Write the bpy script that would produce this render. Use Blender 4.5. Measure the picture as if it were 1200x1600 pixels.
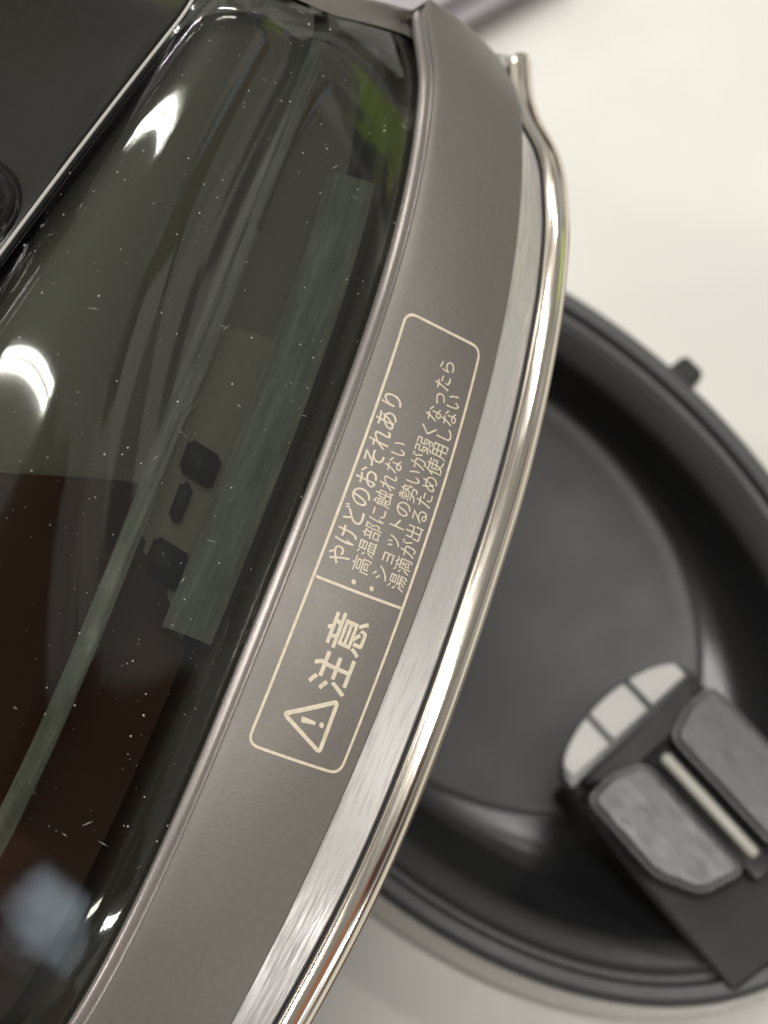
import bpy, bmesh, math, random
import numpy as np
from mathutils import Matrix, Vector

# ------------------------------------------------------------------ camera, light, exposure
for o in list(bpy.data.objects): bpy.data.objects.remove(o)
scene = bpy.context.scene
COL = scene.collection
U = 0.00085                        # one drawing unit, in metres
TABLE_DROP = 306.1                 # camera height over the table, drawing units
TAU = math.radians(16)             # camera tilt away from straight down

cam_data = bpy.data.cameras.new('camera')
cam = bpy.data.objects.new('camera', cam_data); COL.objects.link(cam)
cam.location = (0, 0, TABLE_DROP * U)
cam.rotation_euler = (TAU, 0, 0)
cam_data.sensor_fit = 'VERTICAL'; cam_data.sensor_height = 24.0
cam_data.lens = 24.0 * 2500 / 1600
cam_data.clip_start = 0.005; cam_data.clip_end = 50
cam_data.dof.use_dof = True
cam_data.dof.focus_distance = 203 * U
cam_data.dof.aperture_fstop = cam_data.lens / (3.6 * U * 1000)
scene.camera = cam
scene.render.resolution_x = 768; scene.render.resolution_y = 1024

scene.view_settings.view_transform = 'Standard'
scene.view_settings.look = 'None'
scene.view_settings.gamma = 1
scene.view_settings.use_curve_mapping = False
scene.view_settings.exposure = 0.55
try:
    scene.cycles.transmission_bounces = 8; scene.cycles.max_bounces = 14
    scene.cycles.glossy_bounces = 6; scene.cycles.caustics_reflective = False; scene.cycles.caustics_refractive = False
except Exception: pass

# the shop's interior as surroundings: pale ceiling, dim mixed shelves lower down
world = bpy.data.worlds.new('World'); scene.world = world; world.use_nodes = True
wt = world.node_tree; wn = wt.nodes; wl = wt.links; wn.clear()
w_out = wn.new('ShaderNodeOutputWorld'); w_bg = wn.new('ShaderNodeBackground')
w_tc = wn.new('ShaderNodeTexCoord'); w_sep = wn.new('ShaderNodeSeparateXYZ')
w_map = wn.new('ShaderNodeMapping'); w_map.inputs['Scale'].default_value = (3.2, 3.2, 5.0)
w_vor = wn.new('ShaderNodeTexVoronoi'); w_vor.inputs['Scale'].default_value = 1.6
w_bw = wn.new('ShaderNodeSeparateColor')
w_cr = wn.new('ShaderNodeValToRGB')
els = w_cr.color_ramp.elements
els[0].position = 0.0; els[0].color = (0.05, 0.04, 0.035, 1)
els[1].position = 0.92; els[1].color = (0.45, 0.52, 0.60, 1)
for p, c in ((0.14, (0.42, 0.40, 0.36)), (0.32, (0.16, 0.11, 0.08)), (0.42, (0.55, 0.53, 0.49)), (0.60, (0.03, 0.03, 0.03)), (0.68, (0.20, 0.20, 0.19)), (0.76, (0.62, 0.60, 0.55))):
    e = els.new(p); e.color = (*c, 1)
w_cr.color_ramp.interpolation = 'CONSTANT'
w_ceil = wn.new('ShaderNodeMapRange')
w_ceil.inputs['From Min'].default_value = 0.50; w_ceil.inputs['From Max'].default_value = 0.56
w_mix = wn.new('ShaderNodeMix'); w_mix.data_type = 'RGBA'
w_mix.inputs['B'].default_value = (0.27, 0.265, 0.25, 1)
wl.new(w_tc.outputs['Generated'], w_map.inputs['Vector']); wl.new(w_map.outputs['Vector'], w_vor.inputs['Vector'])
wl.new(w_vor.outputs['Color'], w_bw.inputs['Color']); wl.new(w_bw.outputs[0], w_cr.inputs['Fac'])
wl.new(w_tc.outputs['Generated'], w_sep.inputs[0]); wl.new(w_sep.outputs['Z'], w_ceil.inputs['Value'])
wl.new(w_ceil.outputs['Result'], w_mix.inputs['Factor']); wl.new(w_cr.outputs['Color'], w_mix.inputs['A'])
def w_blob(direction, inner, outer, colour, src, rag=0.10):
    """a soft-edged region of the room seen in that direction"""
    dot = wn.new('ShaderNodeVectorMath'); dot.operation = 'DOT_PRODUCT'
    d = Vector(direction).normalized(); dot.inputs[1].default_value = d
    no = wn.new('ShaderNodeTexNoise'); no.inputs['Scale'].default_value = 5.0; no.inputs['Detail'].default_value = 3
    wl.new(w_tc.outputs['Generated'], no.inputs['Vector'])
    ad = wn.new('ShaderNodeMath'); ad.operation = 'MULTIPLY_ADD'; ad.inputs[1].default_value = rag; wl.new(no.outputs['Fac'], ad.inputs[0])
    wl.new(w_tc.outputs['Generated'], dot.inputs[0]); wl.new(dot.outputs['Value'], ad.inputs[2])
    mr = wn.new('ShaderNodeMapRange'); mr.inputs[1].default_value = math.cos(math.radians(outer))+rag/2; mr.inputs[2].default_value = math.cos(math.radians(inner))+rag/2
    wl.new(ad.outputs[0], mr.inputs[0])
    mx = wn.new('ShaderNodeMix'); mx.data_type = 'RGBA'; mx.inputs['B'].default_value = (*colour, 1)
    wl.new(mr.outputs[0], mx.inputs['Factor']); wl.new(src, mx.inputs['A'])
    return mx.outputs['Result']
w_c = w_blob((0.40, -0.42, 0.80), 17, 19, (0.055, 0.026, 0.018), w_mix.outputs['Result'])   # the photographer leaning in
w_c = w_blob((0.13, -0.52, 0.84), 11, 14, (0.36, 0.17, 0.10), w_c)                            # a bare arm
w_c = w_blob((0.40, -0.61, 0.68), 2.0, 8.5, (2.3, 2.7, 3.1), w_c, 0.03)                             # daylight from a window behind
w_c = w_blob((0.82, 0.50, 0.26), 6, 7, (0.60, 0.78, 0.20), w_c)                               # green goods on a lit shelf
wl.new(w_c, w_bg.inputs['Color']); w_bg.inputs['Strength'].default_value = 0.66
wl.new(w_bg.outputs[0], w_out.inputs['Surface'])

# twin fluorescent tubes in rows under the ceiling
def tube(name, x, y, z, length, width, rz, power, col=(1.0, 0.965, 0.91)):
    d = bpy.data.lights.new(name, 'AREA'); d.shape = 'RECTANGLE'; d.size = length; d.size_y = width
    d.energy = power; d.color = col
    o = bpy.data.objects.new(name, d); COL.objects.link(o)
    o.location = (x, y, z); o.rotation_euler = (0, 0, rz)
    return o
def fixture(x0, y0, x1, y1, z=2.8, power=13.5):
    """twin strip lamp running from (x0,y0) to (x1,y1)"""
    L = math.hypot(x1-x0, y1-y0); rz = math.atan2(y1-y0, x1-x0)
    for s in (-1, 1):
        tube('fluorescent_tube', (x0+x1)/2-math.sin(rz)*0.045*s, (y0+y1)/2+math.cos(rz)*0.045*s, z, L, 0.018, rz, power)
for f in ((-1.2, .95, 1.0, -.15), (-.9, 2.6, 1.2, 1.45), (-3.9, 2.2, -2.4, 1.45), (-3.0, .2, -1.7, -.45),
          (-.3, 4.0, 1.2, 3.25), (-2.8, 5.2, -1.4, 4.5), (2.6, -2.7, 3.8, -3.3)):
    fixture(*f)

# ------------------------------------------------------------------ helpers
def new_mat(name):
    m = bpy.data.materials.new(name); m.use_nodes = True
    nt = m.node_tree; b = nt.nodes['Principled BSDF']
    return m, nt, b
def node(nt, kind, **kw):
    n = nt.nodes.new(kind)
    for k, v in kw.items():
        if k in n.inputs: n.inputs[k].default_value = v
        else: setattr(n, k, v)
    return n
def ramp(nt, src, stops):
    r = nt.nodes.new('ShaderNodeValToRGB'); e = r.color_ramp.elements
    e[0].position, e[0].color = stops[0][0], (*stops[0][1], 1)
    e[1].position, e[1].color = stops[-1][0], (*stops[-1][1], 1)
    for p, c in stops[1:-1]:
        k = e.new(p); k.color = (*c, 1)
    nt.links.new(src, r.inputs['Fac']); return r
def maprange(nt, src, a, b, c, d):
    r = node(nt, 'ShaderNodeMapRange'); r.inputs[1].default_value = a; r.inputs[2].default_value = b
    r.inputs[3].default_value = c; r.inputs[4].default_value = d
    nt.links.new(src, r.inputs[0]); return r.outputs[0]
def bump(nt, b, src, strength, dist):
    n = node(nt, 'ShaderNodeBump', Strength=strength, Distance=dist)
    nt.links.new(src, n.inputs['Height']); nt.links.new(n.outputs[0], b.inputs['Normal'])
def objnoise(nt, scale, detail=4, rough=0.55, stretch=None, uv=False):
    tc = node(nt, 'ShaderNodeTexCoord'); src = tc.outputs['UV' if uv else 'Object']
    if stretch:
        mp = node(nt, 'ShaderNodeMapping'); mp.inputs['Scale'].default_value = stretch
        nt.links.new(src, mp.inputs['Vector']); src = mp.outputs[0]
    n = node(nt, 'ShaderNodeTexNoise', Scale=scale, Detail=detail, Roughness=rough)
    nt.links.new(src, n.inputs['Vector']); return n.outputs['Fac']

def plastic(name, col, rough, grain=0.15, gscale=2500, smudge=0.12, spec=0.5, metallic=0.0, coat=0.0):
    m, nt, b = new_mat(name)
    b.inputs['Metallic'].default_value = metallic
    mo = objnoise(nt, 1700, 5, 0.7)
    nt.links.new(ramp(nt, mo, [(0.3, tuple(c*0.93 for c in col)), (0.7, tuple(min(1, c*1.07) for c in col))]).outputs[0], b.inputs['Base Color'])
    b.inputs['Specular IOR Level'].default_value = spec
    s = objnoise(nt, 55, 5, 0.6)
    nt.links.new(maprange(nt, s, 0.3, 0.7, max(0.02, rough - smudge), rough + smudge), b.inputs['Roughness'])
    if grain: bump(nt, b, objnoise(nt, gscale, 2), grain, 0.00006)
    if coat: b.inputs['Coat Weight'].default_value = coat; b.inputs['Coat Roughness'].default_value = 0.08
    return m

MAT = {}
MAT['skirt'] = plastic('bronze_grey_plastic', (0.155, 0.142, 0.128), 0.42, 0.22, 3200, 0.05, 0.5, metallic=0.35)
MAT['trim'] = plastic('bronze_trim_plastic', (0.25, 0.228, 0.215), 0.27, 0.03, 3000, 0.03, 0.5, metallic=0.45)
MAT['black'] = plastic('black_plastic', (0.016, 0.0155, 0.015), 0.55, 0.2, 2600, 0.08, 0.35)
MAT['gloss_black'] = plastic('glossy_black_plastic', (0.012, 0.012, 0.012), 0.08, 0.0, 1, 0.03)
MAT['gasket'] = plastic('black_gasket', (0.012, 0.011, 0.011), 0.6, 0.2, 2000)
MAT['column'] = plastic('smoked_grey_plastic', (0.035, 0.034, 0.030), 0.16, 0.0, 1, 0.05)
MAT['housing'] = plastic('grey_inner_plastic', (0.30, 0.30, 0.27), 0.5, 0.2, 1500)
MAT['ledge'] = plastic('pale_tank_ledge', (0.25, 0.29, 0.265), 0.4, 0.3, 1200)
m, nt, b = new_mat('ledge_highlight_streaks'); MAT['ledge'] = m
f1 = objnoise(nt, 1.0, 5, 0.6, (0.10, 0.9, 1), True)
nt.links.new(ramp(nt, f1, [(0.3, (0.20, 0.225, 0.205)), (0.55, (0.32, 0.35, 0.32)), (0.75, (0.5, 0.52, 0.48))]).outputs[0], b.inputs['Base Color'])  # paler streaks in the colour stand in for highlights along the ledge
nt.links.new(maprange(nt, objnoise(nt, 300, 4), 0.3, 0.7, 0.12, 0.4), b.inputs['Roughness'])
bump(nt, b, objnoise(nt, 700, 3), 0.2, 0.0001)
MAT['white'] = plastic('white_plastic', (0.72, 0.71, 0.67), 0.3, 0.1, 2500)
MAT['tray'] = plastic('charcoal_tray_plastic', (0.030, 0.030, 0.031), 0.40, 0.25, 2400, 0.06)
MAT['tray_gloss'] = plastic('smooth_charcoal_plastic', (0.018, 0.018, 0.019), 0.22, 0.05, 2400, 0.06)
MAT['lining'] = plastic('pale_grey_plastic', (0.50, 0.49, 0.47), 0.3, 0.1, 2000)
MAT['terminal'] = plastic('cream_terminal', (0.34, 0.325, 0.285), 0.35, 0.1, 2000)
MAT['reflected_grey'] = plastic('reflection_warm_grey', (0.45, 0.42, 0.37), 0.4, 0.1, 2000)
MAT['brown'] = plastic('reflection_red_brown', (0.085, 0.04, 0.031), 0.4, 0.1, 2000)

# print ink
m, nt, b = new_mat('cream_print_ink'); MAT['ink'] = m
nt.links.new(ramp(nt, objnoise(nt, 1800, 3), [(0.25, (0.50, 0.44, 0.33)), (0.7, (0.66, 0.59, 0.46))]).outputs[0], b.inputs['Base Color'])
b.inputs['Roughness'].default_value = 0.5

# brushed aluminium: streaks run along the band (UV x in drawing units)
m, nt, b = new_mat('brushed_aluminium'); MAT['brushed'] = m
b.inputs['Metallic'].default_value = 1.0
f1 = objnoise(nt, 1.0, 5, 0.7, (150, 150, 3200))
nt.links.new(ramp(nt, f1, [(0.36, (0.50, 0.485, 0.475)), (0.62, (0.82, 0.80, 0.785))]).outputs[0], b.inputs['Base Color'])
nt.links.new(maprange(nt, f1, 0.4, 0.6, 0.55, 0.38), b.inputs['Roughness'])
tg = node(nt, 'ShaderNodeTangent'); tg.direction_type = 'UV_MAP'; tg.uv_map = 'UVMap'; nt.links.new(tg.outputs[0], b.inputs['Tangent'])
b.inputs['Anisotropic'].default_value = 0.8; b.inputs['Anisotropic Rotation'].default_value = 0.25

# champagne chrome of the soleplate
m, nt, b = new_mat('champagne_chrome'); MAT['chrome'] = m
b.inputs['Metallic'].default_value = 1.0
f1 = objnoise(nt, 1.0, 5, 0.6, (0.05, 1.2, 1), True)
nt.links.new(ramp(nt, f1, [(0.3, (0.74, 0.68, 0.58)), (0.7, (0.86, 0.80, 0.70))]).outputs[0], b.inputs['Base Color'])
nt.links.new(maprange(nt, objnoise(nt, 1.0, 6, 0.7, (0.08, 2.2, 1), True), 0.35, 0.7, 0.10, 0.19), b.inputs['Roughness'])

# smoked tank plastic: a thin tinted wall that lets light straight through, mirror-like at grazing angles
m, nt, b = new_mat('smoked_clear_plastic'); MAT['tank'] = m
nt.nodes.remove(b); mo = nt.nodes['Material Output']
lw = node(nt, 'ShaderNodeLayerWeight', Blend=0.5)
pw = node(nt, 'ShaderNodeMath', operation='POWER'); pw.inputs[1].default_value = 4.5; nt.links.new(lw.outputs['Facing'], pw.inputs[0])
fr = maprange(nt, pw.outputs[0], 0, 1, 0.055, 0.9)
tr = node(nt, 'ShaderNodeBsdfTransparent'); tr.inputs[0].default_value = (0.615, 0.625, 0.590, 1)
gb = node(nt, 'ShaderNodeBsdfGlossy'); gb.inputs[0].default_value = (1, 1, 1, 1)
nt.links.new(maprange(nt, objnoise(nt, 70, 5, 0.65), 0.35, 0.75, 0.03, 0.09), gb.inputs['Roughness'])
mx = node(nt, 'ShaderNodeMixShader'); nt.links.new(fr, mx.inputs[0]); nt.links.new(tr.outputs[0], mx.inputs[1]); nt.links.new(gb.outputs[0], mx.inputs[2])
nt.links.new(mx.outputs[0], mo.inputs['Surface'])

# connector tops: worn satin grey
m, nt, b = new_mat('worn_satin_plastic'); MAT['worn'] = m
f1 = objnoise(nt, 160, 6, 0.65); f2 = objnoise(nt, 420, 4, 0.6, (1, 4, 1))
nt.links.new(ramp(nt, f1, [(0.3, (0.04, 0.04, 0.04)), (0.7, (0.085, 0.084, 0.083))]).outputs[0], b.inputs['Base Color'])
nt.links.new(maprange(nt, f2, 0.3, 0.7, 0.20, 0.38), b.inputs['Roughness'])
bump(nt, b, f1, 0.12, 0.0004)

# table
m, nt, b = new_mat('white_laminate'); MAT['table'] = m
nt.links.new(ramp(nt, objnoise(nt, 9, 6, 0.6), [(0.3, (0.60, 0.59, 0.555)), (0.7, (0.64, 0.63, 0.595))]).outputs[0], b.inputs['Base Color'])
nt.links.new(maprange(nt, objnoise(nt, 30, 6, 0.7), 0.3, 0.7, 0.30, 0.46), b.inputs['Roughness'])
bump(nt, b, objnoise(nt, 900, 3), 0.05, 0.0001)

# dust
m, nt, b = new_mat('white_dust'); MAT['dust'] = m
nt.links.new(ramp(nt, objnoise(nt, 900, 2), [(0.3, (0.55, 0.55, 0.52)), (0.7, (0.8, 0.8, 0.78))]).outputs[0], b.inputs['Base Color'])
b.inputs['Roughness'].default_value = 0.8

def mesh_object(name, verts, faces, mat, parent=None, uvs=None, sharp=32, smooth=True, recalc=True):
    me = bpy.data.meshes.new(name)
    me.from_pydata([tuple(v) for v in verts], [], faces)
    if uvs is not None:
        ul = me.uv_layers.new(name='UVMap')
        for l in me.loops: ul.data[l.index].uv = uvs[l.vertex_index]
    if recalc:
        bm = bmesh.new(); bm.from_mesh(me); bmesh.ops.recalc_face_normals(bm, faces=bm.faces); bm.to_mesh(me); bm.free()
    if smooth:
        me.polygons.foreach_set('use_smooth', [True] * len(me.polygons))
        me.set_sharp_from_angle(angle=math.radians(sharp))
    me.materials.append(mat)
    o = bpy.data.objects.new(name, me); COL.objects.link(o)
    if parent: o.parent = parent
    return o

# ------------------------------------------------------------------ iron geometry (t along the length, W across, n up from the sole)
E_, TH = math.radians(42), math.radians(57)
l0 = np.array([math.cos(TH), math.sin(TH), 0]); p0 = np.array([math.sin(TH), -math.cos(TH), 0]); zc = np.array([0, 0, 1.])
AX = np.stack([l0, zc*math.cos(E_)+p0*math.sin(E_), zc*math.sin(E_)-p0*math.cos(E_)], 0)
C2W = np.stack([[1, 0, 0], [0, math.cos(TAU), math.sin(TAU)], [0, -math.sin(TAU), math.cos(TAU)]], 1)
REF = np.array([(585-600)/2500, -(1145-800)/2500, -1.]) * 200
ORG = REF - AX.T @ np.array([50., 60., 9.])
IR = C2W @ AX.T                                # iron axes in the world (columns)
IO = C2W @ ORG + np.array([0, 0, TABLE_DROP])  # iron origin, drawing units above the table

def crom(xs, ys, x):
    xs = np.asarray(xs, float); ys = np.asarray(ys, float); x = np.asarray(x, float)
    m = np.gradient(ys, xs); i = np.clip(np.searchsorted(xs, x)-1, 0, len(xs)-2)
    h = xs[i+1]-xs[i]; u = (x-xs[i])/h
    return (2*u**3-3*u**2+1)*ys[i]+(u**3-2*u**2+u)*h*m[i]+(-2*u**3+3*u**2)*ys[i+1]+(u**3-u**2)*h*m[i+1]
NQ = 64
_u = np.linspace(0, 1, NQ)
def poly(c): return lambda t: c[0]+c[1]*t**2+c[2]*t**3+c[3]*t**4
def quadrant(fn, tt, rl):
    t = tt*(1-(1-_u)**1.6)
    W = fn(np.minimum(t, tt)); k = t > tt-rl
    W = np.where(k, W*np.sqrt(np.clip(1-((t-(tt-rl))/rl)**2, 0, 1)), W); W[-1] = 0
    return t, np.maximum(W, 0)
def loop(q):
    t, W = q
    return np.stack([np.concatenate([t[:-1], t[::-1][:-1], -t[:-1], -t[::-1][:-1]]),
                     np.concatenate([W[:-1], -W[::-1][:-1], -W[:-1], W[::-1][:-1]])], 1)
def inset(P, d):
    if d == 0: return P.copy()
    g = np.roll(P, -1, 0)-np.roll(P, 1, 0); g /= np.linalg.norm(g, axis=1)[:, None]
    c = P+np.stack([g[:, 1], -g[:, 0]], 1)*d
    # keep every point on its own side of the middle plane and of the middle section
    s = np.sign(P); c = np.where(s*c < 0, 0, c); c = np.where(np.abs(P) < 1e-9, 0, c) if d > 0 else c
    c[:, 0] = np.where(np.abs(P[:, 0]) < 1e-9, 0, c[:, 0])
    k = np.abs(P[:, 1]) < 1e-9
    c[k, 0] = (P+np.stack([g[:, 1], -g[:, 0]], 1)*d)[k, 0]; c[k, 1] = 0
    return c
kA = ([0,15,34,56,72,87,104,115,125,133,137,141,144,146], [70.3,69.5,67.1,61.4,55.9,50,41.5,34.8,27,18,10.5,5,2,0])
LA = loop(quadrant(lambda t: crom(kA[0], kA[1], t), 146, 1.0))
LC = loop(quadrant(poly([66.575,-4.5818e-3,3.7949e-5,-1.8559e-7]), 142, 9))
LD = loop(quadrant(poly([59.357,-7.2797e-3,7.7717e-5,-3.3156e-7]), 141, 12))
LF = loop(quadrant(poly([48.563,-6.3597e-3,4.3358e-5,-0.99684e-7]), 131, 9))
dG = lambda t: 16*(1-(t/105)**2)               # the tank's top edge falls towards the nose
LG = loop(quadrant(lambda t: 9.3+0.743*dG(t), 122, 10))
def lerp(a, b, f): return a*(1-f)+b*f
def skirt_ring(h):
    return inset(lerp(LC, LD, h), -0.5*math.sin(math.pi*h)), 8.7+13.0*h

def loft(name, rings, mat, parent, cap0=False, cap1=False, span=None, sharp=32, ccw=False):
    """rings: (loop, n).  span=(i0,i1): only that run of the loop, left open."""
    R = []
    for P, n in rings:
        if span: P = P[span[0]:span[1]]
        n = np.full(len(P), n) if np.isscalar(n) else (n[span[0]:span[1]] if span else n)
        R.append(np.c_[P, n])
    N = len(R[0]); closed = span is None
    V = np.concatenate(R)*U
    arc = np.r_[0, np.cumsum(np.linalg.norm(np.diff(R[0][:, :2], axis=0), axis=1))]
    vv = 0; uv = []
    for k, r in enumerate(R):
        if k: vv += float(np.median(np.linalg.norm(r-R[k-1], axis=1)))
        uv += [(a, vv) for a in arc]
    F = []
    for k in range(len(R)-1):
        for i in range(N if closed else N-1):
            j = (i+1) % N
            F.append(((k+1)*N+i, (k+1)*N+j, k*N+j, k*N+i))   # loops run clockwise seen from above
    if cap0: F.append(tuple(range(N)))
    if cap1: F.append(tuple((len(R)-1)*N+i for i in range(N-1, -1, -1)))
    return mesh_object(name, V, F, mat, parent, uv, sharp, True, ccw)

def tag(o, label, cat, group=None):
    o['label'] = label; o['category'] = cat
    if group: o['group'] = group
    return o

# ------------------------------------------------------------------ the table
def slab(name, x0, x1, y0, y1, z0, z1, mat, bev=0.004):
    bm = bmesh.new(); bmesh.ops.create_cube(bm, size=1)
    for v in bm.verts: v.co = Vector(((x0+x1)/2+v.co.x*(x1-x0), (y0+y1)/2+v.co.y*(y1-y0), (z0+z1)/2+v.co.z*(z1-z0)))
    bmesh.ops.bevel(bm, geom=bm.edges[:], offset=bev, segments=3, affect='EDGES')
    me = bpy.data.meshes.new(name); bm.to_mesh(me); bm.free(); me.materials.append(mat)
    o = bpy.data.objects.new(name, me); COL.objects.link(o); return o
table = slab('table', -0.75, 0.75, -0.45, 0.62, -0.03, 0.0, MAT['table'])
table['kind'] = 'structure'; table['label'] = 'white laminate table top under the iron and its stand'

# ------------------------------------------------------------------ the iron
iron = bpy.data.objects.new('steam_iron', None); COL.objects.link(iron); iron.empty_display_size = 0.02
tag(iron, 'grey cordless steam iron with smoked clear water tank, tipped onto its edge', 'iron')
iron.matrix_world = Matrix([[*IR[0], IO[0]*U], [*IR[1], IO[1]*U], [*IR[2], IO[2]*U], [0, 0, 0, 1]])

A = lambda n, d: (inset(LA, d), n)
Dr = lambda n, d: (inset(LD, d), n)
loft('soleplate', [A(-1.0, 2.4), A(-1.05, 1.3), A(-0.95, 0.75), A(-0.6, 0.45), A(-0.35, 0.5), A(-0.2, 0.35), A(0.2, 0.1), A(0.8, 0.0), A(1.4, 0.1),
                   A(2.0, 0.42), A(2.5, 0.9), A(2.85, 1.45), A(3.0, 1.9), A(2.9, 2.2), A(2.2, 2.35), A(1.0, 2.5)],
     MAT['chrome'], iron, cap0=True, cap1=True, sharp=50)
loft('gasket', [A(1.6, 2.3), A(2.55, 2.35), A(2.75, 2.7), A(2.7, 3.6), A(1.5, 3.9)], MAT['gasket'], iron, cap0=True, cap1=True)
B0 = inset(LA, 2.75); B1 = inset(LC, 0.5)
loft('base_band', [(inset(B0, .5), 2.0), (inset(B0, .15), 3.0), (B0, 3.35)] + [(lerp(B0, B1, f), 3.35+(8.6-3.35)*f) for f in (0.15, 0.35, 0.55, 0.75, 0.95)] + [(inset(B1, .2), 9.2)],
     MAT['brushed'], iron, cap0=True, cap1=True)
sk = [(inset(LC, 2.0), 8.3), (inset(LC, 0.35), 8.25), (inset(LC, 0.08), 8.4)] + [skirt_ring(h) for h in np.linspace(0, 0.97, 14)]
sk += [Dr(21.75, 0.12), Dr(22.0, 0.36), Dr(22.05, 0.7)]
skirt = loft('skirt', sk + [Dr(21.6, 1.0), Dr(20.0, 1.2)], MAT['skirt'], iron, cap0=True, cap1=True)
loft('trim_ring', [Dr(20.5, 1.0), Dr(21.6, 1.02), Dr(21.75, 1.2), Dr(21.72, 1.55), Dr(22.1, 1.75), Dr(22.5, 2.05), Dr(22.62, 2.5), Dr(22.5, 2.95), Dr(22.1, 3.25), Dr(21.2, 3.4), Dr(19.0, 3.5)],
     MAT['trim'], iron, cap0=True, cap1=True, sharp=60)
# --- water tank: outer skin plus a cavity
E0 = inset(LD, 3.75)
NE, NF, NG = 22.4, 38.0, 58.0+0.669*dG(LG[:, 0])
def side(a, na, b, nb, fs, bulge):
    out = []
    for f in fs:
        P = lerp(a, b, f); k = 4*f*(1-f)*bulge
        amp = k*(0.35+0.9*np.exp(-((np.abs(P[:, :1])-72)/44)**2))*np.clip((132-np.abs(P[:, :1]))/14, 0, 1) if bulge > 1 else k
        Q = P+(P-inset(P, 1.0))*amp*0.75
        out.append((Q, na+(nb-na)*f+(np.ravel(amp)*0.66 if bulge > 1 else 0)))
    return out
outer = [(inset(E0, 0.5), 20.6), (E0, 21.0), (E0, NE), (inset(E0, 0.25), NE+0.7)]
E1 = inset(E0, 0.3)
outer += side(E1, NE+0.9, LF, NF, np.linspace(0, 0.955, 9), 0.35)
outer += side(LF, NF, LG, NG, np.linspace(0.03, 0.955, 22), 5.5)
outer += [(inset(LG, 0.1), NG-0.15), (inset(LG, 0.5), NG+0.35), (inset(LG, 1.2), NG+0.5), (inset(LG, 2.5), NG+0.5)]
TK = 2.0
inner = [(inset(E1, TK), 20.6)] + side(inset(E1, TK), NE+1.6, inset(LF, TK), NF-0.6, np.linspace(0, 1, 8), 0.3) + side(inset(LF, TK), NF-0.6, inset(LG, TK), NG-1.6, np.linspace(0.08, 1, 18), 5.2)
def open_shell(name, outer, inner, mat, parent):
    """outer and inner skin, each closed on top, joined by a rim at the bottom"""
    V = []; F = []; N = len(outer[0][0]); bases = []
    for rings, flip in ((outer, False), (inner, True)):
        base = len(V); bases.append(base)
        for P, n in rings: V += [tuple(q) for q in np.c_[P, np.full(N, n) if np.isscalar(n) else n]*U]
        fs = [(base+k*N+i, base+k*N+(i+1) % N, base+(k+1)*N+(i+1) % N, base+(k+1)*N+i) for k in range(len(rings)-1) for i in range(N)]
        fs.append(tuple(base+(len(rings)-1)*N+i for i in range(N)))
        F += [f if flip else f[::-1] for f in fs]      # loops run clockwise seen from above
    for i in range(N): F.append((bases[0]+i, bases[0]+(i+1) % N, bases[1]+(i+1) % N, bases[1]+i))
    return mesh_object(name, V, F, mat, parent, None, 24, True, False)
tank = open_shell('water_tank', outer, inner, MAT['tank'], iron)
# opaque body inside the tank
h0 = inset(E1, 9.0); h1 = inset(LF, 7.5); h2 = inset(LG, 5.2)
loft('inner_housing', side(h0, NE+1.7, h1, NF-2, np.linspace(0, 1, 6), 0.3)+side(h1, NF-2, h2, NG-4, np.linspace(0.1, 1, 12), 4.6), MAT['housing'], iron, cap0=True, cap1=True)
rc = []
for f in (0, .5, 1):
    P = lerp(inset(E1, 7.2), inset(LF, 5.6), f); rc.append((P, NE+1.8+(NF-2-NE-1.8)*f))
rc += side(inset(LF, 5.6), NF-2, inset(LG, 3.4), NG-2.6, (.1, .2, .3, .4, .5, .6, .7, .8, .9, 1), 4.8)
def reflection_end(P, n):
    n = n+np.zeros(len(P)); w = np.clip(np.abs(P[:, 1]), 5, 31)
    return np.where(n < NF, np.clip(62-1.2*(NF-n), 40, 62), 61-0.42*(n-NF)-0.42*(31-w))
rc = [(np.c_[np.clip(P[:, 0], -105, reflection_end(P, n)), P[:, 1]], n) for P, n in rc]
loft('brown_reflection', rc, MAT['brown'], iron, cap0=True, cap1=True)  # brown body added in place of the photographer's reflection in the tank
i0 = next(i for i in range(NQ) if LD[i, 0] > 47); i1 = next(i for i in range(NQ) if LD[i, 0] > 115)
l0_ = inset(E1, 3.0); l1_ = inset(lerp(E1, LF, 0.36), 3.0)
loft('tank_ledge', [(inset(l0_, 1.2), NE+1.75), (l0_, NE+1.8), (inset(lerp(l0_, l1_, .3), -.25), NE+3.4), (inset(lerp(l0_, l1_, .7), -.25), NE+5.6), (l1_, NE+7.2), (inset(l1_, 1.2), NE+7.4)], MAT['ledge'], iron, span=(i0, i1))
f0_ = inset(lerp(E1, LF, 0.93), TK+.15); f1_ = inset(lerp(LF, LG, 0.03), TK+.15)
loft('corner_sheen', [(inset(f0_, .8), 36.4), (f0_, 36.6), (inset(LF, TK+.0), 37.3), (f1_, 38.0), (inset(f1_, .8), 38.5)], MAT['ledge'], iron, span=(2, NQ-4))  # pale strip added for light reflected and refracted in the tank's rounded corner
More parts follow.
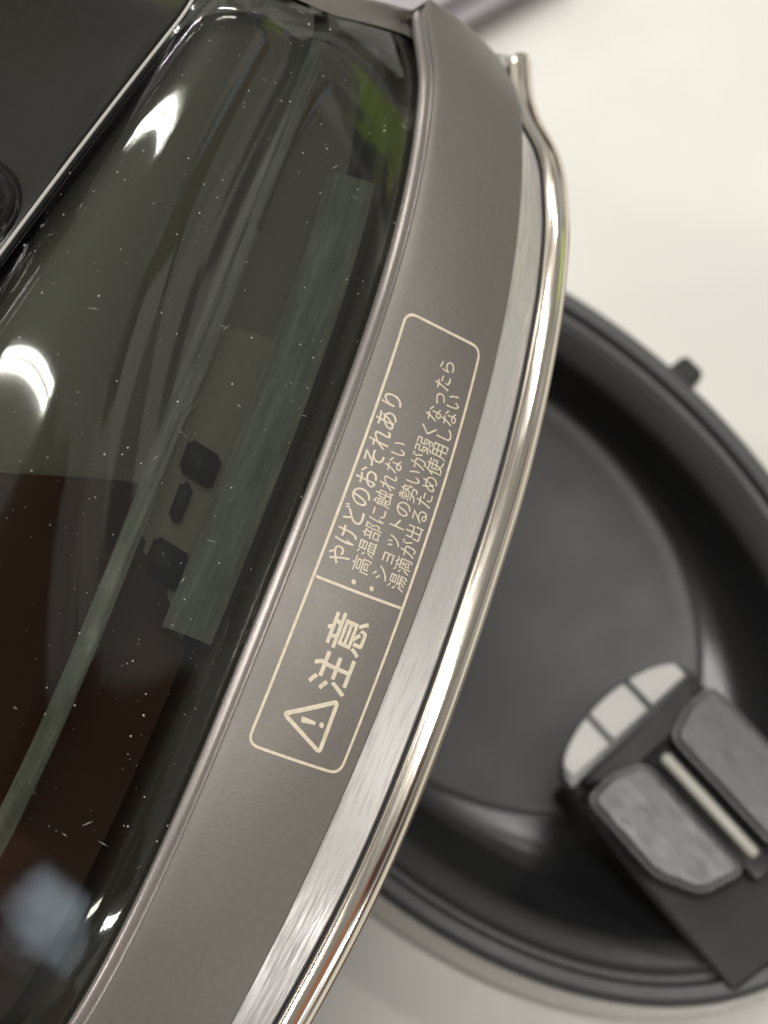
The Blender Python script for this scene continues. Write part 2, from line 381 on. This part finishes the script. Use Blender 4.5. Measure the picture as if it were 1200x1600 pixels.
# nose and tail caps over the tank ends
cap = [(inset(P, -0.30), n) for P, n in outer[2:-3]]
cap = [(inset(outer[1][0], -0.1), 21.2)]+cap
ic = 56; M_ = NQ-1
loft('nose_cap', cap, MAT['skirt'], iron, span=(ic, 2*M_-ic+1))
loft('tail_cap', cap, MAT['skirt'], iron, span=(2*M_+ic, 4*M_-ic+1))
pl0 = lerp(h0, h1, .25); pl1 = lerp(h0, h1, .8)
j0 = next(i for i in range(NQ) if LD[i, 0] > 34); j1 = next(i for i in range(NQ) if LD[i, 0] > 92)
loft('pale_reflection', [(inset(pl0, .6), NE+4.6), (inset(pl0, -.8), NE+4.7), (inset(pl1, -.8), NE+12.3), (inset(pl1, .6), NE+12.5)], MAT['reflected_grey'], iron, span=(j0, j1))  # pale sheet added in place of the room's grey reflection on the tank
def reflection_box(t, f, dt, dn):
    P = lerp(h0, h1, f)[:NQ]; w = np.interp(t, P[:, 0], P[:, 1]); n = NE+1.7+(NF-2-NE-1.7)*f
    sl = (np.interp(t+3, P[:, 0], P[:, 1])-np.interp(t-3, P[:, 0], P[:, 1]))/6
    V = [((t+a*dt)*U, (w+c_+sl*a*dt-0.35*b_*dn)*U, (n+b_*dn)*U) for a in (-1, 1) for b_ in (-1, 1) for c_ in (-.5, 2.6)]
    F = [(0, 1, 3, 2), (4, 6, 7, 5), (0, 4, 5, 1), (2, 3, 7, 6), (0, 2, 6, 4), (1, 5, 7, 3)]
    o = mesh_object('dark_reflection', V, F, MAT['gasket'], iron, smooth=False)
    bm = bmesh.new(); bm.from_mesh(o.data); bmesh.ops.bevel(bm, geom=bm.edges[:], offset=0.55*U, segments=3, affect='EDGES'); bm.to_mesh(o.data); bm.free()
    o.data.polygons.foreach_set('use_smooth', [True]*len(o.data.polygons))
reflection_box(66, .55, 2.2, 2.2); reflection_box(60.5, .6, 2.6, .7); reflection_box(53, .5, 2.4, 2.4)  # dark boxes added in place of dark reflections of the room
# pale strip painting the light caught along the tank's top edge
loft('edge_glint', [(inset(LG, 0.75), NG+0.34), (inset(LG, 0.30), NG+0.36), (inset(LG, 0.30), NG+0.52), (inset(LG, 0.75), NG+0.64)], MAT['lining'], iron)
# --- column and grip
def col_loop(w, t0, t1, r):
    pts = []
    for k in range(25):
        a = math.pi/2-math.pi*k/24; pts.append((t1-r+r*math.cos(a)**1, w*math.sin(a)))
    for k in range(25):
        a = -math.pi/2-math.pi*k/24; pts.append((t0+r+r*math.cos(a), w*math.sin(a)))
    return np.array(pts)
tc_ = np.abs(LG[:, 0]); rise = np.clip((tc_-36)/26, 0, 1); rise = rise*rise*(3-2*rise)
ntop = (NG+5)*(1-rise)+98*rise
col0 = inset(LG, 1.5)
colr = [(col0, NG-0.5)]
for f in (0, .04, .12, .25, .45, .7, 1.0):
    P = lerp(inset(LG, 1.3 if f == 0 else 1.45), np.c_[np.sign(LG[:, 0])*np.minimum(tc_, 108), np.clip(LG[:, 1], -7.5, 7.5)], f**0.7)
    colr.append((P, (NG+0.45)*(1-f)+ntop*f))
loft('handle_column', colr, MAT['column'], iron, cap0=True, cap1=True)
gl = [(col_loop(8.0, -112, 108, 10), 96.5)]
for k in range(9):
    a = math.pi*k/8; gl.append((col_loop(9.5+5.5*math.sin(a), -113-3*math.sin(a), 109+3*math.sin(a), 11+2*math.sin(a)), 109-12*math.cos(a)))
gl.append((col_loop(8.0, -112, 108, 10), 121.5))
loft('grip', gl, MAT['gloss_black'], iron, cap0=True, cap1=True, ccw=True)

# --- push button low on the handle's front pillar
sv = []; sf = []; NA, NB = 36, 18
for i in range(NB+1):
    ph = -math.pi/2+math.pi*i/NB
    for k in range(NA):
        a = 2*math.pi*k/NA; c_ = math.copysign(abs(math.cos(a))**.75, math.cos(a)); s_ = math.copysign(abs(math.sin(a))**.75, math.sin(a))
        rr = math.cos(ph)**.6
        sv.append(((75.5+9.0*rr*c_)*U, (9.8+4.2*math.sin(ph))*U, (68.2+5.8*rr*s_-0.15*4.2*math.sin(ph))*U))
for i in range(NB):
    for k in range(NA): sf.append((i*NA+k, i*NA+(k+1) % NA, (i+1)*NA+(k+1) % NA, (i+1)*NA+k))
mesh_object('push_button', sv, sf, MAT['gloss_black'], iron, sharp=80)
# --- dust on the tank
rng = random.Random(7); dv = []; df = []
polys = [p for p in tank.data.polygons if p.area < 1e-4 and p.center[1] > 0 and 20*U < p.center[0] < 125*U and p.normal[1]*.743+p.normal[2]*.669 > .35 and p.index < len(outer)*4*(NQ-1)]
wts = [p.area for p in polys]
for p in rng.choices(polys, wts, k=560):
    vs = [tank.data.vertices[i].co for i in p.vertices]; a_, c_ = rng.random(), rng.random()
    q = (vs[0]*(1-a_)+vs[1]*a_)*(1-c_)+(vs[3]*(1-a_)+vs[2]*a_)*c_; nr = p.normal
    r = (0.032+0.10*rng.random()**4)*U; t1 = nr.orthogonal().normalized(); t1.rotate(Matrix.Rotation(rng.random()*6.28, 3, nr)); t2 = nr.cross(t1)
    lx = rng.uniform(1, 1.6)*r; k = len(dv)
    if rng.random() < .03: lx = rng.uniform(.4, .9)*U; r = .03*U
    dv += [q+t1*lx, q+t2*r, q-t1*lx, q-t2*r, q+nr*r*1.2]
    df += [(k, k+1, k+4), (k+1, k+2, k+4), (k+2, k+3, k+4), (k+3, k, k+4)]
du = mesh_object('dust', dv, df, MAT['dust'], iron, smooth=False, recalc=False); du['kind'] = 'stuff'

# --- printed caution label, laid on the skirt
def skirt_point(t, h, lift=0.03):
    def at(t, h):
        P, n = skirt_ring(h); P = P[:NQ]
        return np.array([t, np.interp(t, P[:, 0], P[:, 1]), n])
    p = at(t, h); dt = at(t+.4, h)-at(t-.4, h); dh = at(t, min(h+.02, 1))-at(t, max(h-.02, 0))
    nn = np.cross(dt, dh); nn /= np.linalg.norm(nn)
    if nn[1] < 0: nn = -nn
    return (p+nn*lift)*U
HT = 15.9                                      # slant height of the skirt in drawing units
def strip(path, width, closed=False):
    """flat band along a (t, y) path; y is the slant height in drawing units"""
    P = np.array(path, float); N = len(P)
    g = (np.roll(P, -1, 0)-np.roll(P, 1, 0)) if closed else np.gradient(P, axis=0)
    g /= np.linalg.norm(g, axis=1)[:, None]; nr = np.stack([-g[:, 1], g[:, 0]], 1)*width/2
    V = [skirt_point(q[0], q[1]/HT) for q in np.concatenate([P+nr, P-nr])]
    F = [(i, (i+1) % N, N+(i+1) % N, N+i) for i in range(N if closed else N-1)]
    return V, F
def dense(poly, closed, step=0.6):
    out = []
    n = len(poly)
    for i in range(n if closed else n-1):
        a = np.array(poly[i]); b_ = np.array(poly[(i+1) % n]); k = max(1, int(np.linalg.norm(b_-a)/step))
        out += [a+(b_-a)*j/k for j in range(k)]
    if not closed: out.append(np.array(poly[-1]))
    return out
def rounded(poly, r, seg=6):
    out = []; n = len(poly)
    for i in range(n):
        p = np.array(poly[i]); a = np.array(poly[i-1])-p; b_ = np.array(poly[(i+1) % n])-p
        a /= np.linalg.norm(a); b_ /= np.linalg.norm(b_)
        for k in range(seg+1):
            f = k/seg; out.append(p+a*r*(1-f)**2+b_*r*f**2)
    return out
V, F = strip(dense(rounded([(40.6, .86*HT), (97.8, .872*HT), (99.2, .158*HT), (43.3, .092*HT)], 1.5), True), 0.34, True)
label = mesh_object('caution_label', V, F, MAT['ink'], skirt, smooth=False)
label['label'] = 'cream printed caution frame on the grey skirt'
V, F = strip(dense([(62.3, .845*HT), (64.7, .125*HT)], False), 0.34)
mesh_object('divider', V, F, MAT['ink'], label, smooth=False)
V, F = strip(dense(rounded([(46.0, .69*HT), (50.7, .335*HT), (44.3, .318*HT)], .55), True, .3), 0.52, True)
mesh_object('warning_triangle', V, F, MAT['ink'], label, smooth=False)
ex = []
c = np.array([47.05, .43*HT]); up = np.array([46.0-47.5, (.69-.326)*HT]); up /= np.linalg.norm(up); rt = np.array([up[1], -up[0]])
def shape_faces(polys):
    V = []; F = []
    for pl in polys:
        F.append(tuple(range(len(V), len(V)+len(pl)))); V += [skirt_point(q[0], q[1]/HT) for q in pl]
    return V, F
bar = [c+up*a+rt*b_ for a, b_ in ((1.9, -.36), (2.05, 0), (1.9, .36), (.1, .2), (.1, -.2))]
dot = [c-up*.75+.33*(rt*math.cos(k*math.pi/6)+up*math.sin(k*math.pi/6)) for k in range(12)]
V, F = shape_faces([bar, dot])
mesh_object('exclamation_mark', V, F, MAT['ink'], label, smooth=False)

def text_mesh(body, bold=0.0):
    cu = bpy.data.curves.new('lettering', 'FONT'); cu.body = body; cu.size = 1.0; cu.resolution_u = 4
    cu.offset = bold
    ob = bpy.data.objects.new('lettering', cu); COL.objects.link(ob)
    bpy.context.view_layer.update()
    me = bpy.data.meshes.new_from_object(ob.evaluated_get(bpy.context.evaluated_depsgraph_get()))
    V = np.array([v.co[:2] for v in me.vertices]); F = [tuple(p.vertices) for p in me.polygons]
    bpy.data.objects.remove(ob); bpy.data.meshes.remove(me); bpy.data.curves.remove(cu)
    return V, F
def lettering(body, t0, h0, t1, h1, height, bold=0.0):
    """glyph row from (t0,h0) to (t1,h1), centred on that line; ink box scaled to fit"""
    V, F = text_mesh(body, bold)
    if len(V) == 0: print('NO GLYPHS', body); return
    x0, x1 = V[:, 0].min(), V[:, 0].max(); y0, y1 = V[:, 1].min(), V[:, 1].max()
    P = []
    for x, y in V:
        f = (x-x0)/(x1-x0); yy = ((y-y0)/(y1-y0)-.5)*height
        h = h0+(h1-h0)*f
        P.append(skirt_point(t0+(t1-t0)*f+(-0.155)*yy*0.9, h+yy/HT))
    mesh_object('lettering', P, F, MAT['ink'], label, smooth=False, recalc=False)
lettering('注意', 50.9, .465, 60.6, .472, 5.1, 0.012)
lettering('やけどのおそれあり', 65.0, .738, 87.4, .765, 2.75, 0.006)
lettering('高温部に触れない', 65.6, .555, 82.6, .595, 2.35)
lettering('ショットの勢いが弱くなったら', 66.2, .392, 95.2, .415, 2.35)
lettering('湯滴が出るため使用しない', 66.2, .235, 91.8, .275, 2.35)
for (t, h) in ((64.25, .565), (64.75, .415)):
    V, F = shape_faces([[np.array((t, h*HT))+.3*np.array((math.cos(k*math.pi/6), math.sin(k*math.pi/6))) for k in range(12)]])
    mesh_object('bullet', V, F, MAT['ink'], label, smooth=False)

# ------------------------------------------------------------------ charging stand
SC = np.array([20.0, 67.0]); SX = np.array([0.661, -0.750]); SX /= np.linalg.norm(SX); SY = np.array([-SX[1], SX[0]])
stand = bpy.data.objects.new('charging_stand', None); COL.objects.link(stand); stand.empty_display_size = 0.02
tag(stand, 'black oval charging stand with white underside lying on the white table', 'iron stand')
stand.matrix_world = Matrix([[SX[0], SY[0], 0, SC[0]*U], [SX[1], SY[1], 0, SC[1]*U], [0, 0, 1, 0], [0, 0, 0, 1]])
def ell(a, b_, z, cx=0, cy=0, N=160):
    th = np.linspace(0, 2*math.pi, N, endpoint=False)
    return np.c_[cx+a*np.cos(th), cy+b_*np.sin(th), np.full(N, z)]
def ringloft(name, rings, mat, parent, cap0=False, cap1=False, sharp=35):
    N = len(rings[0]); V = np.concatenate(rings)*U; F = []
    for k in range(len(rings)-1):
        for i in range(N): F.append((k*N+i, k*N+(i+1) % N, (k+1)*N+(i+1) % N, (k+1)*N+i))
    if cap0: F.append(tuple(range(N-1, -1, -1)))
    if cap1: F.append(tuple((len(rings)-1)*N+i for i in range(N)))
    return mesh_object(name, V, F, mat, parent, None, sharp)
SA, SB = 84.8, 54.5
e_ = lambda d, z: ell(SA-d, SB-d, z)
ringloft('base', [e_(4, 0), e_(1.5, 0), e_(0.2, .5), e_(-1.6, 2.0), e_(-2.6, 5), e_(-1.2, 10), e_(1.0, 15), e_(3, 15), e_(4, 3.2)], MAT['white'], stand, True, True)
fl = lambda k, z: ell(52*k, 36*k, z, -9.0, 1.5)
rings = [e_(1.5, 14), e_(0.6, 14.2), e_(0.2, 16), e_(0, 21.5), e_(0.5, 23.2), e_(1.5, 24), e_(3.4, 24.0), e_(4.0, 23.5), e_(4.3, 22.4), e_(5.4, 22.2), e_(6.0, 22.8), e_(7, 23.0)]
rings += [e_(9.0, 22.0), e_(10.6, 21.0), e_(11.4, 20.0), e_(11.8, 18.6)]
tray = ringloft('tray_rim', rings+[e_(11, 14)], MAT['tray'], stand, False, False)
rings = [e_(11.6, 19.2)]+[lerp(e_(11.6, 19.2), fl(1.03, 6.6), f) - np.array([0, 0, 3.4*math.sin(math.pi*f)]) for f in (.2, .4, .6, .8, .94)]
ringloft('bowl_wall', rings+[fl(1.03, 6.4)], MAT['tray_gloss'], stand)
ringloft('bowl_floor', [fl(1.05, 4.0), fl(1.04, 6.6), fl(1.02, 7.0), fl(.99, 6.9), fl(.93, 6.3), fl(.8, 5.2), fl(.62, 4.3), fl(.4, 3.8), fl(.2, 3.6)], MAT['tray'], stand, False, True)

def prism(name, outline, z0, z1, mat, parent, bev=0.5, top=None):
    """upright solid on an outline; top scales the upper outline about its centre"""
    P = np.array(outline, float); N = len(P); c = P.mean(0)
    T = c+(P-c)*(top or 1.0)
    V = np.concatenate([np.c_[P, np.full(N, z0)], np.c_[T, np.full(N, z1)]])*U
    F = [(i, (i+1) % N, N+(i+1) % N, N+i) for i in range(N)]+[tuple(range(N-1, -1, -1)), tuple(range(N, 2*N))]
    o = mesh_object(name, V, F, mat, parent, None, 35)
    if bev:
        bm = bmesh.new(); bm.from_mesh(o.data)
        ed = [e for e in bm.edges if len(e.link_faces) == 2 and e.calc_face_angle(0) > 0.5]
        bmesh.ops.bevel(bm, geom=ed, offset=bev*U, segments=3, affect='EDGES', clamp_overlap=True)
        bm.to_mesh(o.data); bm.free()
        o.data.polygons.foreach_set('use_smooth', [True]*len(o.data.polygons)); o.data.set_sharp_from_angle(angle=math.radians(50))
    return o
prism('platform', [(34, -15.5), (55, -17), (79, -18), (81, 0), (79, 18), (55, 17), (34, 15.5)], 5, 25.0, MAT['black'], stand, 0.6, 0.98)

connector_z = 25.0
arc = [(35.2-7.5*math.cos(a), 15*math.sin(a)) for a in np.linspace(-math.pi/2, math.pi/2, 17)]
prism('connector_face', arc+[(36, 15.2), (36, -15.2)], 20, 27.5, MAT['tray_gloss'], stand, 0.3)
def slab_arc(y0, y1, d=0.7):
    ys = np.linspace(y0, y1, 9)
    return [(35.0-(7.5-d)*math.sqrt(max(0, 1-(y/15)**2)), y) for y in ys]+[(34.6, y1), (34.6, y0)]
for (y0, y1) in ((-13.6, -5.0), (-3.9, 4.2), (5.3, 13.4)):
    prism('contact_window', slab_arc(y0, y1), 27.0, 28.3, MAT['lining'], stand, 0.2)
for s in (-1, 1):
    out = rounded([(39.5, s*2.3), (37.0, s*9.0), (37.4, s*15.6), (56, s*15.9), (64.5, s*11.5), (67, s*2.3)], 2.2, 5)
    prism('connector_block', out if s < 0 else out[::-1], 24.0, 32.2, MAT['worn'], stand, 0.9, 0.88)
prism('slot_wall', [(39, -2.4), (68, -2.4), (68, 2.4), (39, 2.4)], 24, 29, MAT['gloss_black'], stand, 0.3)
prism('terminal', [(42, -.95), (64.5, -.95), (64.5, .95), (42, .95)], 28, 32.0, MAT['terminal'], stand, 0.4)
prism('front_bridge', [(35.6, -13.5), (41, -10), (41, 10), (35.6, 13.5)], 24, 30.5, MAT['gasket'], stand, 0.8)

tabp = np.array([58.6, 110.6])-SC; tx, ty = tabp@SX, tabp@SY
prism('cord_clip', [(tx-2.8, ty-5), (tx+2.8, ty-5), (tx+2.6, ty+1.0), (tx-2.6, ty+1.0)], 15, 21, MAT['black'], stand, 0.6)

# ------------------------------------------------------------------ grey case of unknown nature beyond the iron's nose
case = slab('grey_block', -60*U, 34*U, 0, 60*U, 0, 12*U, plastic('lavender_grey_plastic', (0.30, 0.28, 0.30), 0.45, 0.2, 1500), 4*U)  # plain solid for a grey area whose nature is unknown
case.location = (17*U, 194*U, 0.0); case.rotation_euler = (0, 0, math.radians(32.7))
tag(case, 'lavender grey case lying on the table beyond the tip of the iron, nature unknown', 'case')
